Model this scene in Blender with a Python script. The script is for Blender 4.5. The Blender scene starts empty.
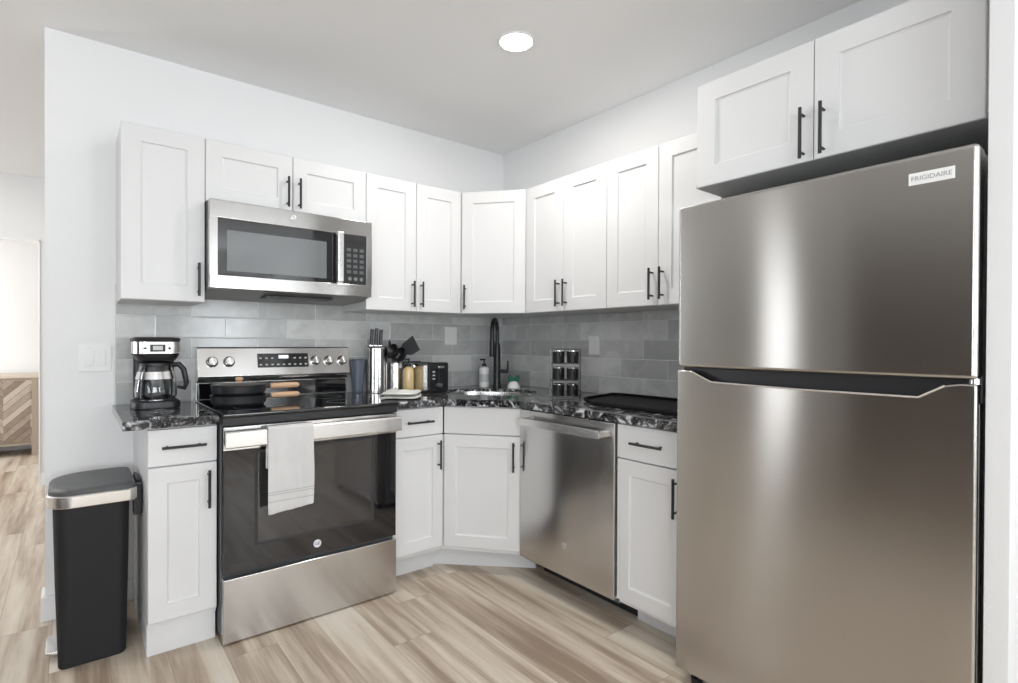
import bpy, bmesh, math, random
from mathutils import Vector, Matrix
random.seed(7)
PI = math.pi
C = bpy.context.scene.collection
scn = bpy.context.scene

# ------------------------------------------------------------------ camera
CAM = Vector((-2.4168, -3.0355, 1.2095))
yaw, pitch, roll = 0.6698, -0.0064, 0.0046
fw = Vector((math.sin(yaw)*math.cos(pitch), math.cos(yaw)*math.cos(pitch), math.sin(pitch)))
rt = Vector((math.cos(yaw), -math.sin(yaw), 0))
up = rt.cross(fw)
r2 = rt*math.cos(roll) + up*math.sin(roll)
u2 = -rt*math.sin(roll) + up*math.cos(roll)
cam = bpy.data.cameras.new('camera'); co = bpy.data.objects.new('camera', cam); C.objects.link(co)
M3 = Matrix((r2, u2, -fw)).transposed()
co.matrix_world = Matrix.Translation(CAM) @ M3.to_4x4()
cam.sensor_fit = 'HORIZONTAL'; cam.sensor_width = 36; cam.lens = 538.35/1018*36
cam.shift_x = 7.9975/1018; cam.shift_y = 4.4235/1018
cam.clip_start = .05
scn.camera = co

# ------------------------------------------------------------------ light & exposure
scn.view_settings.view_transform = 'Standard'; scn.view_settings.look = 'None'
scn.view_settings.gamma = 1; scn.view_settings.use_curve_mapping = False
scn.view_settings.exposure = -.14
w = bpy.data.worlds.new('world'); scn.world = w; w.use_nodes = True
w.node_tree.nodes['Background'].inputs[0].default_value = (.85, .92, 1, 1)
w.node_tree.nodes['Background'].inputs[1].default_value = 1.0

def area(name, loc, rot, sx, sy, power, col=(1, 1, 1), shape='RECTANGLE'):
    l = bpy.data.lights.new(name, 'AREA'); l.shape = shape; l.size = sx; l.size_y = sy
    l.energy = power; l.color = col
    o = bpy.data.objects.new(name, l); C.objects.link(o); o.location = loc; o.rotation_euler = rot
    return o
H = 2.555
BY = -6.6       # back wall of the living room behind the camera
LX = -6.2       # far left wall of the living room
# daylight through the living room windows; the last two lamps are added fills
area('daylight_back_window', (-.55, BY+.02, 1.35), (PI/2+.95, 0, 0), .76, 1.6, 62, (.90, .955, 1))
area('daylight_back_window', (-3.6, BY+.02, 1.35), (PI/2+.95, 0, 0), 2.5, 1.6, 172, (.90, .955, 1))
area('daylight_side_window', (LX+.02, .22, 1.25), (PI/2, 0, -PI/2), .36, 2.1, 7, (.97, .98, 1))
area('daylight_side_window', (LX+.02, -4.2, 1.35), (PI/2+.95, 0, -PI/2), 1.9, 1.6, 80, (.90, .955, 1))
area('added_hall_daylight', (LX+.02, 2.3, 1.35), (PI/2+.9, 0, -PI/2), .8, 1.6, 80, (.92, .965, 1))  # added to brighten the ceiling on the hall side
area('bedroom_fill_light', (-4.4, 3.9, 1.4), (PI/2, 0, -PI/2), 1.2, 1.4, 42, (1, .99, .97))  # unseen fill added to brighten the bedroom, no window behind it

# ------------------------------------------------------------------ materials
def mat(name):
    m = bpy.data.materials.new(name); m.use_nodes = True
    return m, m.node_tree.nodes, m.node_tree.links, m.node_tree.nodes['Principled BSDF']
def plain(name, col, rough=.5, metal=0, spec=.5, **k):
    m, N, L, b = mat(name)
    b.inputs['Base Color'].default_value = (*col, 1); b.inputs['Roughness'].default_value = rough
    b.inputs['Metallic'].default_value = metal; b.inputs['Specular IOR Level'].default_value = spec
    for a, v in k.items(): b.inputs[a.replace('_', ' ')].default_value = v
    # faint procedural irregularity in the gloss
    tc = N.new('ShaderNodeTexCoord'); n = N.new('ShaderNodeTexNoise'); n.inputs['Scale'].default_value = 14
    mr = N.new('ShaderNodeMapRange'); mr.inputs[3].default_value = max(0, rough-.03); mr.inputs[4].default_value = min(1, rough+.03)
    L.new(tc.outputs['Object'], n.inputs['Vector']); L.new(n.outputs['Fac'], mr.inputs[0]); L.new(mr.outputs[0], b.inputs['Roughness'])
    return m
def math_(N, L, op, a, b=None, c=None):
    n = N.new('ShaderNodeMath'); n.operation = op
    for i, v in enumerate((a, b, c)):
        if v is None: continue
        if isinstance(v, (int, float)): n.inputs[i].default_value = v
        else: L.new(v, n.inputs[i])
    return n.outputs[0]
def ramp(N, L, fac, stops):
    r = N.new('ShaderNodeValToRGB'); e = r.color_ramp.elements
    while len(e) < len(stops): e.new(.5)
    for k, (p, c) in enumerate(stops):
        e[k].position = p; e[k].color = (*c, 1) if len(c) == 3 else c
    L.new(fac, r.inputs[0]); return r.outputs[0]

WALL = plain('wall_paint', (.84, .84, .84), .75, spec=.25)
CEIL = plain('ceiling_paint', (.86, .86, .86), .9, spec=.1)
TRIM = plain('white_trim', (.86, .86, .86), .4)
CAB = plain('white_cabinet_paint', (.72, .72, .722), .38, spec=.4)
CABU = plain('cabinet_underside_shade', (.28, .28, .28), .6)  # shade of the gap over the fridge, painted in as darker grey
BLK = plain('black_metal', (.015, .015, .017), .35, spec=.5)
BLKP = plain('black_plastic', (.012, .012, .014), .40)
CANP = plain('black_can_plastic', (.014, .014, .016), .55, spec=.3)
DGR = plain('dark_grey_plastic', (.11, .115, .12), .5)
LID = plain('grey_plastic_lid', (.085, .087, .09), .45)
GLS = plain('black_glass', (.006, .006, .008), .04, spec=.9)
OVG = plain('oven_window_glass', (.030, .028, .029), .06, spec=1.0)
MWG = plain('microwave_window', (.16, .17, .175), .12, spec=.7)
CHR = plain('chrome', (.75, .75, .76), .12, 1)
WHP = plain('white_plastic', (.82, .82, .81), .35)
GRP = plain('light_grey_plastic', (.55, .56, .56), .4)
TXT = plain('grey_print', (.30, .30, .31), .5)
WTX = plain('white_print', (.75, .76, .78), .4)
WOODH = plain('beech_handle', (.62, .40, .25), .45)
NONST = plain('nonstick_black', (.02, .021, .024), .3)
GREEN = plain('dark_green_plastic', (.012, .16, .09), .4)
TAUPE = plain('reflection_wall_grey', (.30, .30, .29), .8, spec=.1)  # unseen wall, grey chosen to tone the fridge reflection
BROWN = plain('reflection_wall_brown', (.045, .032, .028), .7, spec=.15)  # unseen wall coloured dark to darken the right of the fridge reflection
WIRE = plain('dark_wire', (.22, .22, .22), .25, 1)
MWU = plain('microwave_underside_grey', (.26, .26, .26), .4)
ADDRUG = plain('reflection_rug_brown', (.06, .042, .032), .95, spec=.05)  # for the added rug that darkens the fridge reflection
GOLD = plain('golden_oil', (.62, .46, .22), .15, spec=.6)
TINT = plain('blue_grey_tumbler', (.10, .12, .155), .12, spec=.7)
SINKM = plain('sink_steel', (.72, .72, .70), .22, 1)
DARKIN = plain('dark_interior', (.03, .03, .032), .7)

def steel(name, col, rough, aniso, axis='Z'):
    m, N, L, b = mat(name)
    b.inputs['Metallic'].default_value = 1; b.inputs['Anisotropic'].default_value = aniso; b.inputs['Anisotropic Rotation'].default_value = .25
    tg = N.new('ShaderNodeTangent'); tg.direction_type = 'RADIAL'; tg.axis = 'Z'
    L.new(tg.outputs[0], b.inputs['Tangent'])
    tc = N.new('ShaderNodeTexCoord'); mp = N.new('ShaderNodeMapping'); mp.inputs['Scale'].default_value = (3, 3, 500)
    n = N.new('ShaderNodeTexNoise'); n.inputs['Scale'].default_value = 1; n.inputs['Detail'].default_value = 3
    L.new(tc.outputs['Object'], mp.inputs[0]); L.new(mp.outputs[0], n.inputs['Vector'])
    mr = N.new('ShaderNodeMapRange'); mr.inputs[3].default_value = rough-.006; mr.inputs[4].default_value = rough+.006
    L.new(n.outputs['Fac'], mr.inputs[0]); L.new(mr.outputs[0], b.inputs['Roughness'])
    c = ramp(N, L, n.outputs['Fac'], [(.3, tuple(v*.985 for v in col)), (.7, tuple(min(1, v*1.01) for v in col))])
    L.new(c, b.inputs['Base Color'])
    return m
STL = steel('brushed_steel', (.60, .59, .58), .18, .9)
STF = steel('fridge_steel', (.51, .495, .475), .19, .97)
STM = steel('microwave_steel', (.47, .46, .45), .17, .7)
STB = steel('bright_steel', (.80, .79, .78), .25, .4)

def granite():
    m, N, L, b = mat('granite')
    tc = N.new('ShaderNodeTexCoord')
    v = N.new('ShaderNodeTexVoronoi'); v.inputs['Scale'].default_value = 55; v.inputs['Randomness'].default_value = 1
    n = N.new('ShaderNodeTexNoise'); n.inputs['Scale'].default_value = 22; n.inputs['Detail'].default_value = 5; n.inputs['Distortion'].default_value = 1.2
    n2 = N.new('ShaderNodeTexNoise'); n2.inputs['Scale'].default_value = 110; n2.inputs['Detail'].default_value = 2
    for q in (v, n, n2): L.new(tc.outputs['Object'], q.inputs['Vector'])
    c1 = ramp(N, L, n.outputs['Fac'], [(.46, (.012, .012, .014)), (.55, (.06, .062, .07)), (.62, (.35, .36, .38)), (.68, (.62, .62, .61))])
    c2 = ramp(N, L, n2.outputs['Fac'], [(.55, (0, 0, 0)), (.72, (.45, .44, .43))])
    mx = N.new('ShaderNodeMix'); mx.data_type = 'RGBA'; mx.blend_type = 'ADD'; mx.inputs[0].default_value = .5
    L.new(c1, mx.inputs[6]); L.new(c2, mx.inputs[7]); L.new(mx.outputs[2], b.inputs['Base Color'])
    b.inputs['Roughness'].default_value = .07; b.inputs['Specular IOR Level'].default_value = .55
    return m
GRAN = granite()

def floor_mat():
    m, N, L, b = mat('oak_plank_floor')
    tc = N.new('ShaderNodeTexCoord'); sp = N.new('ShaderNodeSeparateXYZ'); L.new(tc.outputs['Object'], sp.inputs[0])
    W, LEN = .178, 1.22
    xs = math_(N, L, 'DIVIDE', sp.outputs[0], W); row = math_(N, L, 'FLOOR', xs)
    wn = N.new('ShaderNodeTexWhiteNoise'); wn.noise_dimensions = '1D'; L.new(row, wn.inputs['W'])
    ys = math_(N, L, 'ADD', math_(N, L, 'DIVIDE', sp.outputs[1], LEN), wn.outputs['Value'])
    col = math_(N, L, 'FLOOR', ys)
    cb = N.new('ShaderNodeCombineXYZ'); L.new(row, cb.inputs[0]); L.new(col, cb.inputs[1])
    pn = N.new('ShaderNodeTexWhiteNoise'); pn.noise_dimensions = '2D'; L.new(cb.outputs[0], pn.inputs['Vector'])
    rnd = pn.outputs['Value']
    cs = N.new('ShaderNodeCombineXYZ')
    L.new(math_(N, L, 'MULTIPLY', sp.outputs[0], 15), cs.inputs[0]); L.new(math_(N, L, 'MULTIPLY', sp.outputs[1], .9), cs.inputs[1])
    L.new(math_(N, L, 'MULTIPLY', rnd, 40), cs.inputs[2])
    n = N.new('ShaderNodeTexNoise'); n.inputs['Scale'].default_value = 1; n.inputs['Detail'].default_value = 4; n.inputs['Roughness'].default_value = .5; n.inputs['Distortion'].default_value = .25
    L.new(cs.outputs[0], n.inputs['Vector'])
    cf = N.new('ShaderNodeCombineXYZ')
    L.new(math_(N, L, 'MULTIPLY', sp.outputs[0], 90), cf.inputs[0]); L.new(math_(N, L, 'MULTIPLY', sp.outputs[1], 5), cf.inputs[1]); L.new(math_(N, L, 'MULTIPLY', rnd, 23), cf.inputs[2])
    nf = N.new('ShaderNodeTexNoise'); nf.inputs['Scale'].default_value = 1; nf.inputs['Detail'].default_value = 3; L.new(cf.outputs[0], nf.inputs['Vector'])
    f = math_(N, L, 'ADD', n.outputs['Fac'], math_(N, L, 'MULTIPLY', math_(N, L, 'SUBTRACT', nf.outputs['Fac'], .5), .22))
    f = math_(N, L, 'ADD', f, math_(N, L, 'MULTIPLY', math_(N, L, 'SUBTRACT', rnd, .5), .20))
    c = ramp(N, L, f, [(.28, (.30, .225, .165)), (.40, (.43, .34, .26)), (.50, (.56, .47, .375)), (.62, (.66, .58, .485)), (.78, (.72, .66, .575))])
    fx = math_(N, L, 'FRACT', xs); ex = math_(N, L, 'MINIMUM', fx, math_(N, L, 'SUBTRACT', 1, fx))
    fy = math_(N, L, 'FRACT', ys); ey = math_(N, L, 'MINIMUM', fy, math_(N, L, 'SUBTRACT', 1, fy))
    g = math_(N, L, 'MINIMUM', math_(N, L, 'MULTIPLY', ex, W), math_(N, L, 'MULTIPLY', ey, LEN))
    gap = math_(N, L, 'GREATER_THAN', g, .0008)
    mx = N.new('ShaderNodeMix'); mx.data_type = 'RGBA'; L.new(gap, mx.inputs[0]); mx.inputs[6].default_value = (.27, .21, .16, 1); L.new(c, mx.inputs[7])
    L.new(mx.outputs[2], b.inputs['Base Color'])
    b.inputs['Roughness'].default_value = .36; b.inputs['Specular IOR Level'].default_value = .4
    bp = N.new('ShaderNodeBump'); bp.inputs['Strength'].default_value = .15; bp.inputs['Distance'].default_value = .002
    L.new(math_(N, L, 'ADD', gap, nf.outputs['Fac']), bp.inputs['Height']); L.new(bp.outputs[0], b.inputs['Normal'])
    return m
FLOOR = floor_mat()

def tile_mat():
    m, N, L, b = mat('grey_marble_tile')
    tc = N.new('ShaderNodeTexCoord'); sp = N.new('ShaderNodeSeparateXYZ'); L.new(tc.outputs['Object'], sp.inputs[0])
    TH, TW = .104, .306
    zs = math_(N, L, 'DIVIDE', math_(N, L, 'SUBTRACT', sp.outputs[2], .498), TH); row = math_(N, L, 'FLOOR', zs)
    off = math_(N, L, 'MULTIPLY', math_(N, L, 'MODULO', row, 2), .5)
    xs = math_(N, L, 'ADD', math_(N, L, 'ADD', math_(N, L, 'DIVIDE', sp.outputs[0], TW), off), 50)
    col = math_(N, L, 'FLOOR', xs)
    cb = N.new('ShaderNodeCombineXYZ'); L.new(row, cb.inputs[0]); L.new(col, cb.inputs[1])
    pn = N.new('ShaderNodeTexWhiteNoise'); pn.noise_dimensions = '2D'; L.new(cb.outputs[0], pn.inputs['Vector']); rnd = pn.outputs['Value']
    cs = N.new('ShaderNodeCombineXYZ'); L.new(sp.outputs[0], cs.inputs[0]); L.new(sp.outputs[2], cs.inputs[1]); L.new(math_(N, L, 'MULTIPLY', rnd, 30), cs.inputs[2])
    n = N.new('ShaderNodeTexNoise'); n.inputs['Scale'].default_value = 7; n.inputs['Detail'].default_value = 4; n.inputs['Distortion'].default_value = 1.5
    L.new(cs.outputs[0], n.inputs['Vector'])
    f = math_(N, L, 'ADD', math_(N, L, 'MULTIPLY', n.outputs['Fac'], .6), math_(N, L, 'MULTIPLY', rnd, .4))
    c = ramp(N, L, f, [(.30, (.45, .455, .45)), (.5, (.56, .565, .555)), (.68, (.68, .685, .675))])
    fx = math_(N, L, 'FRACT', xs); ex = math_(N, L, 'MULTIPLY', math_(N, L, 'MINIMUM', fx, math_(N, L, 'SUBTRACT', 1, fx)), TW)
    fz = math_(N, L, 'FRACT', zs); ez = math_(N, L, 'MULTIPLY', math_(N, L, 'MINIMUM', fz, math_(N, L, 'SUBTRACT', 1, fz)), TH)
    g = math_(N, L, 'MINIMUM', ex, ez); gm = math_(N, L, 'GREATER_THAN', g, .0016)
    mx = N.new('ShaderNodeMix'); mx.data_type = 'RGBA'; L.new(gm, mx.inputs[0]); mx.inputs[6].default_value = (.76, .77, .76, 1); L.new(c, mx.inputs[7])
    L.new(mx.outputs[2], b.inputs['Base Color'])
    b.inputs['Roughness'].default_value = .16; b.inputs['Specular IOR Level'].default_value = .5
    hh = math_(N, L, 'ADD', math_(N, L, 'MINIMUM', math_(N, L, 'DIVIDE', g, .004), 1), math_(N, L, 'MULTIPLY', n.outputs['Fac'], .5))
    bp = N.new('ShaderNodeBump'); bp.inputs['Strength'].default_value = .35; bp.inputs['Distance'].default_value = .003
    L.new(hh, bp.inputs['Height']); L.new(bp.outputs[0], b.inputs['Normal'])
    return m
TILE = tile_mat()

def cloth_mat(name, col, stripes=()):
    m, N, L, b = mat(name)
    tc = N.new('ShaderNodeTexCoord'); wv = N.new('ShaderNodeTexWave'); wv.inputs['Scale'].default_value = 70; wv.inputs['Distortion'].default_value = .5
    L.new(tc.outputs['Object'], wv.inputs['Vector'])
    n = N.new('ShaderNodeTexNoise'); n.inputs['Scale'].default_value = 9; n.inputs['Detail'].default_value = 6; L.new(tc.outputs['Object'], n.inputs['Vector'])
    c = ramp(N, L, n.outputs['Fac'], [(.35, tuple(v*.93 for v in col)), (.6, col)]); L.new(c, b.inputs['Base Color'])
    b.inputs['Roughness'].default_value = .95; b.inputs['Specular IOR Level'].default_value = .1
    if stripes:
        sp = N.new('ShaderNodeSeparateXYZ'); L.new(tc.outputs['Object'], sp.inputs[0]); st = None
        for zc in stripes:
            d = math_(N, L, 'LESS_THAN', math_(N, L, 'ABSOLUTE', math_(N, L, 'SUBTRACT', sp.outputs[2], zc)), .0016)
            st = d if st is None else math_(N, L, 'MAXIMUM', st, d)
        mx = N.new('ShaderNodeMix'); mx.data_type = 'RGBA'; L.new(st, mx.inputs[0]); L.new(c, mx.inputs[6]); mx.inputs[7].default_value = (.42, .42, .42, 1)
        L.new(mx.outputs[2], b.inputs['Base Color'])
    bp = N.new('ShaderNodeBump'); bp.inputs['Strength'].default_value = .4; bp.inputs['Distance'].default_value = .002
    L.new(math_(N, L, 'ADD', wv.outputs['Fac'], n.outputs['Fac']), bp.inputs['Height']); L.new(bp.outputs[0], b.inputs['Normal'])
    return m
CLOTH = cloth_mat('towel_cotton', (.66, .655, .65), (-.262, -.272, -.300))
CLOTHW = cloth_mat('white_cotton', (.84, .84, .80))

def chevron_mat():
    m, N, L, b = mat('reclaimed_chevron_wood')
    tc = N.new('ShaderNodeTexCoord'); sp = N.new('ShaderNodeSeparateXYZ'); L.new(tc.outputs['Object'], sp.inputs[0])
    W = .42
    xa = math_(N, L, 'DIVIDE', sp.outputs[0], W); xi = math_(N, L, 'FLOOR', xa)
    tri = math_(N, L, 'ABSOLUTE', math_(N, L, 'SUBTRACT', math_(N, L, 'FRACT', xa), .5))
    d = math_(N, L, 'ADD', math_(N, L, 'MULTIPLY', tri, W), sp.outputs[2])
    k = math_(N, L, 'DIVIDE', d, .075); ki = math_(N, L, 'FLOOR', k)
    side = math_(N, L, 'GREATER_THAN', math_(N, L, 'FRACT', xa), .5)
    cb = N.new('ShaderNodeCombineXYZ'); L.new(xi, cb.inputs[0]); L.new(ki, cb.inputs[1]); L.new(side, cb.inputs[2])
    pn = N.new('ShaderNodeTexWhiteNoise'); pn.noise_dimensions = '3D'; L.new(cb.outputs[0], pn.inputs['Vector'])
    n = N.new('ShaderNodeTexNoise'); n.inputs['Scale'].default_value = 18; n.inputs['Detail'].default_value = 4; L.new(tc.outputs['Object'], n.inputs['Vector'])
    f = math_(N, L, 'ADD', math_(N, L, 'MULTIPLY', pn.outputs['Value'], .65), math_(N, L, 'MULTIPLY', n.outputs['Fac'], .35))
    c = ramp(N, L, f, [(.1, (.20, .15, .11)), (.45, (.36, .29, .23)), (.8, (.55, .48, .40))]); 
    gp = math_(N, L, 'GREATER_THAN', math_(N, L, 'FRACT', k), .06)
    mx = N.new('ShaderNodeMix'); mx.data_type = 'RGBA'; L.new(gp, mx.inputs[0]); mx.inputs[6].default_value = (.1, .07, .05, 1); L.new(c, mx.inputs[7])
    L.new(mx.outputs[2], b.inputs['Base Color']); b.inputs['Roughness'].default_value = .7
    return m
CHEV = chevron_mat()
CHWD = plain('weathered_wood', (.42, .34, .27), .7)

def glass(name, col, rough=.02, ior=1.45):
    m, N, L, b = mat(name)
    b.inputs['Base Color'].default_value = (*col, 1); b.inputs['Transmission Weight'].default_value = 1
    b.inputs['Roughness'].default_value = rough; b.inputs['IOR'].default_value = ior
    n = N.new('ShaderNodeTexNoise'); n.inputs['Scale'].default_value = 6
    mr = N.new('ShaderNodeMapRange'); mr.inputs[3].default_value = rough; mr.inputs[4].default_value = rough+.02
    L.new(n.outputs['Fac'], mr.inputs[0]); L.new(mr.outputs[0], b.inputs['Roughness'])
    return m
CARG = glass('carafe_glass', (.85, .87, .88))
def emis(name, col, s):
    m, N, L, b = mat(name)
    b.inputs['Base Color'].default_value = (.8, .8, .8, 1)
    b.inputs['Emission Color'].default_value = (*col, 1); b.inputs['Emission Strength'].default_value = s
    return m
LAMP = emis('lamp_diffuser', (1, .98, .95), 14)
DISP = emis('clock_display', (.75, .9, 1), .8)

# ------------------------------------------------------------------ mesh helpers
class MB:
    def __init__(s): s.bm = bmesh.new()
    def _add(s, b, mtx=None):
        if mtx is not None: b.transform(mtx)
        me = bpy.data.meshes.new('t'); b.to_mesh(me); b.free(); s.bm.from_mesh(me); bpy.data.meshes.remove(me); return s
    def box(s, x0, x1, y0, y1, z0, z1, bev=0, seg=2, mtx=None):
        b = bmesh.new(); bmesh.ops.create_cube(b, size=1)
        for v in b.verts:
            v.co = Vector((x0 + (v.co.x+.5)*(x1-x0), y0 + (v.co.y+.5)*(y1-y0), z0 + (v.co.z+.5)*(z1-z0)))
        if bev: bmesh.ops.bevel(b, geom=b.edges[:], offset=bev, segments=seg, affect='EDGES', profile=.5)
        return s._add(b, mtx)
    def prism(s, poly, a0, a1, axis='z', bev=0, seg=2, mtx=None):
        """poly: 2-D outline; axis z -> (x,y), axis y -> (x,z), axis x -> (y,z)"""
        b = bmesh.new()
        def P(p, a): return {'z': (p[0], p[1], a), 'y': (p[0], a, p[1]), 'x': (a, p[0], p[1])}[axis]
        lo = [b.verts.new(P(p, a0)) for p in poly]; hi = [b.verts.new(P(p, a1)) for p in poly]
        n = len(poly)
        b.faces.new(lo); b.faces.new(hi[::-1])
        for i in range(n): b.faces.new((lo[i], hi[i], hi[(i+1) % n], lo[(i+1) % n]))
        bmesh.ops.recalc_face_normals(b, faces=b.faces[:])
        if bev: bmesh.ops.bevel(b, geom=b.edges[:], offset=bev, segments=seg, affect='EDGES', profile=.5)
        return s._add(b, mtx)
    def lathe(s, prof, c=(0, 0, 0), seg=32, mtx=None, sx=1, sy=1):
        b = bmesh.new(); rings = []
        for r, z in prof:
            if r < 1e-5: rings.append([b.verts.new((c[0], c[1], c[2]+z))])
            else: rings.append([b.verts.new((c[0]+sx*r*math.cos(2*PI*k/seg), c[1]+sy*r*math.sin(2*PI*k/seg), c[2]+z)) for k in range(seg)])
        for A, B_ in zip(rings, rings[1:]):
            for k in range(seg):
                k2 = (k+1) % seg
                if len(A) == 1 and len(B_) == 1: continue
                if len(A) == 1: b.faces.new((A[0], B_[k], B_[k2]))
                elif len(B_) == 1: b.faces.new((A[k], B_[0], A[k2]))
                else: b.faces.new((A[k], B_[k], B_[k2], A[k2]))
        bmesh.ops.recalc_face_normals(b, faces=b.faces[:])
        return s._add(b, mtx)
    def tube(s, pts, r, seg=12, mtx=None):
        pts = [Vector(p) for p in pts]; n = len(pts); rr = r if isinstance(r, (list, tuple)) else [r]*n
        b = bmesh.new(); rings = []; nrm = None
        for i, p in enumerate(pts):
            t = (pts[min(i+1, n-1)] - pts[max(i-1, 0)]).normalized()
            if nrm is None:
                nrm = t.orthogonal().normalized()
            else:
                nrm = (nrm - t*nrm.dot(t)).normalized()
            bn = t.cross(nrm)
            rings.append([b.verts.new(p + (nrm*math.cos(2*PI*k/seg) + bn*math.sin(2*PI*k/seg))*rr[i]) for k in range(seg)])
        for A, B_ in zip(rings, rings[1:]):
            for k in range(seg): b.faces.new((A[k], B_[k], B_[(k+1) % seg], A[(k+1) % seg]))
        b.faces.new(rings[0]); b.faces.new(rings[-1])
        bmesh.ops.recalc_face_normals(b, faces=b.faces[:])
        return s._add(b, mtx)
    def build(s, name, m, parent=None, smooth=True, world=True, mods=None):
        me = bpy.data.meshes.new(name)
        if parent is not None and world: s.bm.transform(parent_mtx(parent).inverted())
        if smooth:
            for f in s.bm.faces: f.smooth = True
            for e in s.bm.edges:
                if len(e.link_faces) == 2 and e.calc_face_angle(0) > math.radians(35): e.smooth = False
        s.bm.to_mesh(me); s.bm.free()
        o = bpy.data.objects.new(name, me); C.objects.link(o); me.materials.append(m)
        if smooth:
            wn = o.modifiers.new('weighted_normals', 'WEIGHTED_NORMAL'); wn.keep_sharp = True; wn.weight = 100
        if parent is not None: o.parent = parent
        return o
MTX = {}
def parent_mtx(o):
    m = Matrix.Identity(4)
    while o is not None:
        m = Matrix.LocRotScale(o.location, o.rotation_euler, o.scale) @ m
        o = o.parent
    return m
def tag(o, label, cat, group=None):
    o['label'] = label; o['category'] = cat
    if group: o['group'] = group
    return o
def thing(name, label, cat, loc=(0, 0, 0), rz=0, group=None):
    o = bpy.data.objects.new(name, None); C.objects.link(o); o.location = loc; o.rotation_euler = (0, 0, rz); o.empty_display_size = .1
    return tag(o, label, cat, group)
def struct(name, mb, m, smooth=True):
    o = mb.build(name, m, smooth=smooth); o['kind'] = 'structure'; return o
def local(o, origin):
    """move an unparented mesh's origin to a point"""
    v = Vector(origin); o.data.transform(Matrix.Translation(-v)); o.location = v; return o
def rrect(x0, x1, y0, y1, radii, n=8):
    """rounded rectangle outline ccw; radii = (x0y0, x1y0, x1y1, x0y1)"""
    out = []
    cs = [(x0, y0, 1, 1, PI), (x1, y0, -1, 1, 1.5*PI), (x1, y1, -1, -1, 0), (x0, y1, 1, -1, .5*PI)]
    for (cx, cy, sx, sy, a0), r in zip(cs, radii):
        if r <= 0: out.append((cx, cy)); continue
        for k in range(n+1):
            a = a0 + PI/2*k/n; out.append((cx+sx*r + r*math.cos(a), cy+sy*r + r*math.sin(a)))
    return out
def text_mesh(name, body, size, depth, mtx, m, parent):
    cu = bpy.data.curves.new(name, 'FONT'); cu.body = body; cu.size = size; cu.extrude = depth; cu.align_x = 'CENTER'; cu.align_y = 'CENTER'
    t = bpy.data.objects.new(name, cu); C.objects.link(t)
    bpy.context.view_layer.update()
    me = bpy.data.meshes.new_from_object(t.evaluated_get(bpy.context.evaluated_depsgraph_get()))
    bpy.data.objects.remove(t)
    me.transform(parent_mtx(parent).inverted() @ mtx); me.name = name; me.materials.clear(); me.materials.append(m)
    o = bpy.data.objects.new(name, me); C.objects.link(o); o.parent = parent
    return o
FA = Matrix.Rotation(PI/2, 4, 'X')                                    # text upright, facing -y
FB = Matrix.Rotation(-PI/2, 4, 'Z') @ FA                               # upright, facing -x

# ------------------------------------------------------------------ room shell
WE = -2.5175                                                          # free end of the range wall
struct('floor', MB().box(LX-.1, .12, BY-.1, 5.1, -.1, 0), FLOOR)
struct('ceiling', MB().box(LX-.1, .12, BY-.1, 5.1, H, H+.1), CEIL)
struct('wall_back', MB().box(WE, .12, 0, .12, 0, H), WALL)
struct('wall_right', MB().box(0, .12, BY, 0, 0, H).box(0, .12, .12, 5.0, 0, H), WALL)
# hall wall with the bedroom doorway
DJ = -2.64; DL = -3.55; DH = 2.035
struct('wall_hall', MB().box(DJ, 0, 2.85, 2.97, 0, H).box(DL, DJ, 2.85, 2.97, DH, H).box(LX, DL, 2.85, 2.97, 0, H), WALL)
struct('trim_1', MB().box(DJ-.012, DJ, 2.835, 2.985, 0, DH, .002).box(DL, DL+.012, 2.835, 2.985, 0, DH, .002).box(DL, DJ, 2.835, 2.985, DH-.012, DH, .002), TRIM)
struct('wall_bedroom', MB().box(LX, 0, 4.95, 5.07, 0, H).box(-4.6, -4.5, 2.97, 4.95, 0, H), WALL)
# living room behind the camera, windows in real openings
def wall_with_openings(name, along, fixed, a0, a1, ops, m, th=.12):
    mb = MB(); xs = a0
    def bx(u0, u1, z0, z1):
        if along == 'x': mb.box(u0, u1, fixed-th, fixed, z0, z1)
        else: mb.box(fixed-th, fixed, u0, u1, z0, z1)
    for (u0, u1, z0, z1) in ops:
        bx(xs, u0, 0, H); bx(u0, u1, 0, z0); bx(u0, u1, z1, H); xs = u1
    bx(xs, a1, 0, H)
    return struct(name, mb, m)
def window(name, along, fixed, u0, u1, z0, z1):
    mb = MB(); t = .06
    def bx(a, b, c, d, e=0):
        if along == 'x': mb.box(a, b, fixed-.07, fixed+.015, c, d, .003)
        else: mb.box(fixed-.07, fixed+.015, a, b, c, d, .003)
    bx(u0-.05, u0, z0-.05, z1+.05); bx(u1, u1+.05, z0-.05, z1+.05); bx(u0, u1, z1, z1+.05); bx(u0, u1, z0-.05, z0)
    um = (z0+z1)/2; bx(u0, u1, um-.02, um+.02)
    return struct(name, mb, TRIM)
wall_with_openings('wall_front', 'x', BY, LX, 0, [(-4.9, -2.3, .55, 2.15), (-.95, -.15, .55, 2.15)], WALL)
wall_with_openings('wall_left', 'y', LX, BY, -.60, [(-5.15, -3.25, .55, 2.15)], BROWN)
wall_with_openings('wall_left', 'y', LX, -.60, 5.0, [(.04, .40, .2, 2.3), (1.9, 2.7, .55, 2.15)], TAUPE)
window('added_hall_window', 'y', LX, 1.9, 2.7, .55, 2.15)  # unseen window added with its lamp to brighten the hall side
window('window_1', 'x', BY, -4.9, -2.3, .55, 2.15); window('window_2', 'x', BY, -.95, -.15, .55, 2.15)
window('window_3', 'y', LX, -5.15, -3.25, .55, 2.15); window('window_4', 'y', LX, .04, .40, .2, 2.3)
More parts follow.
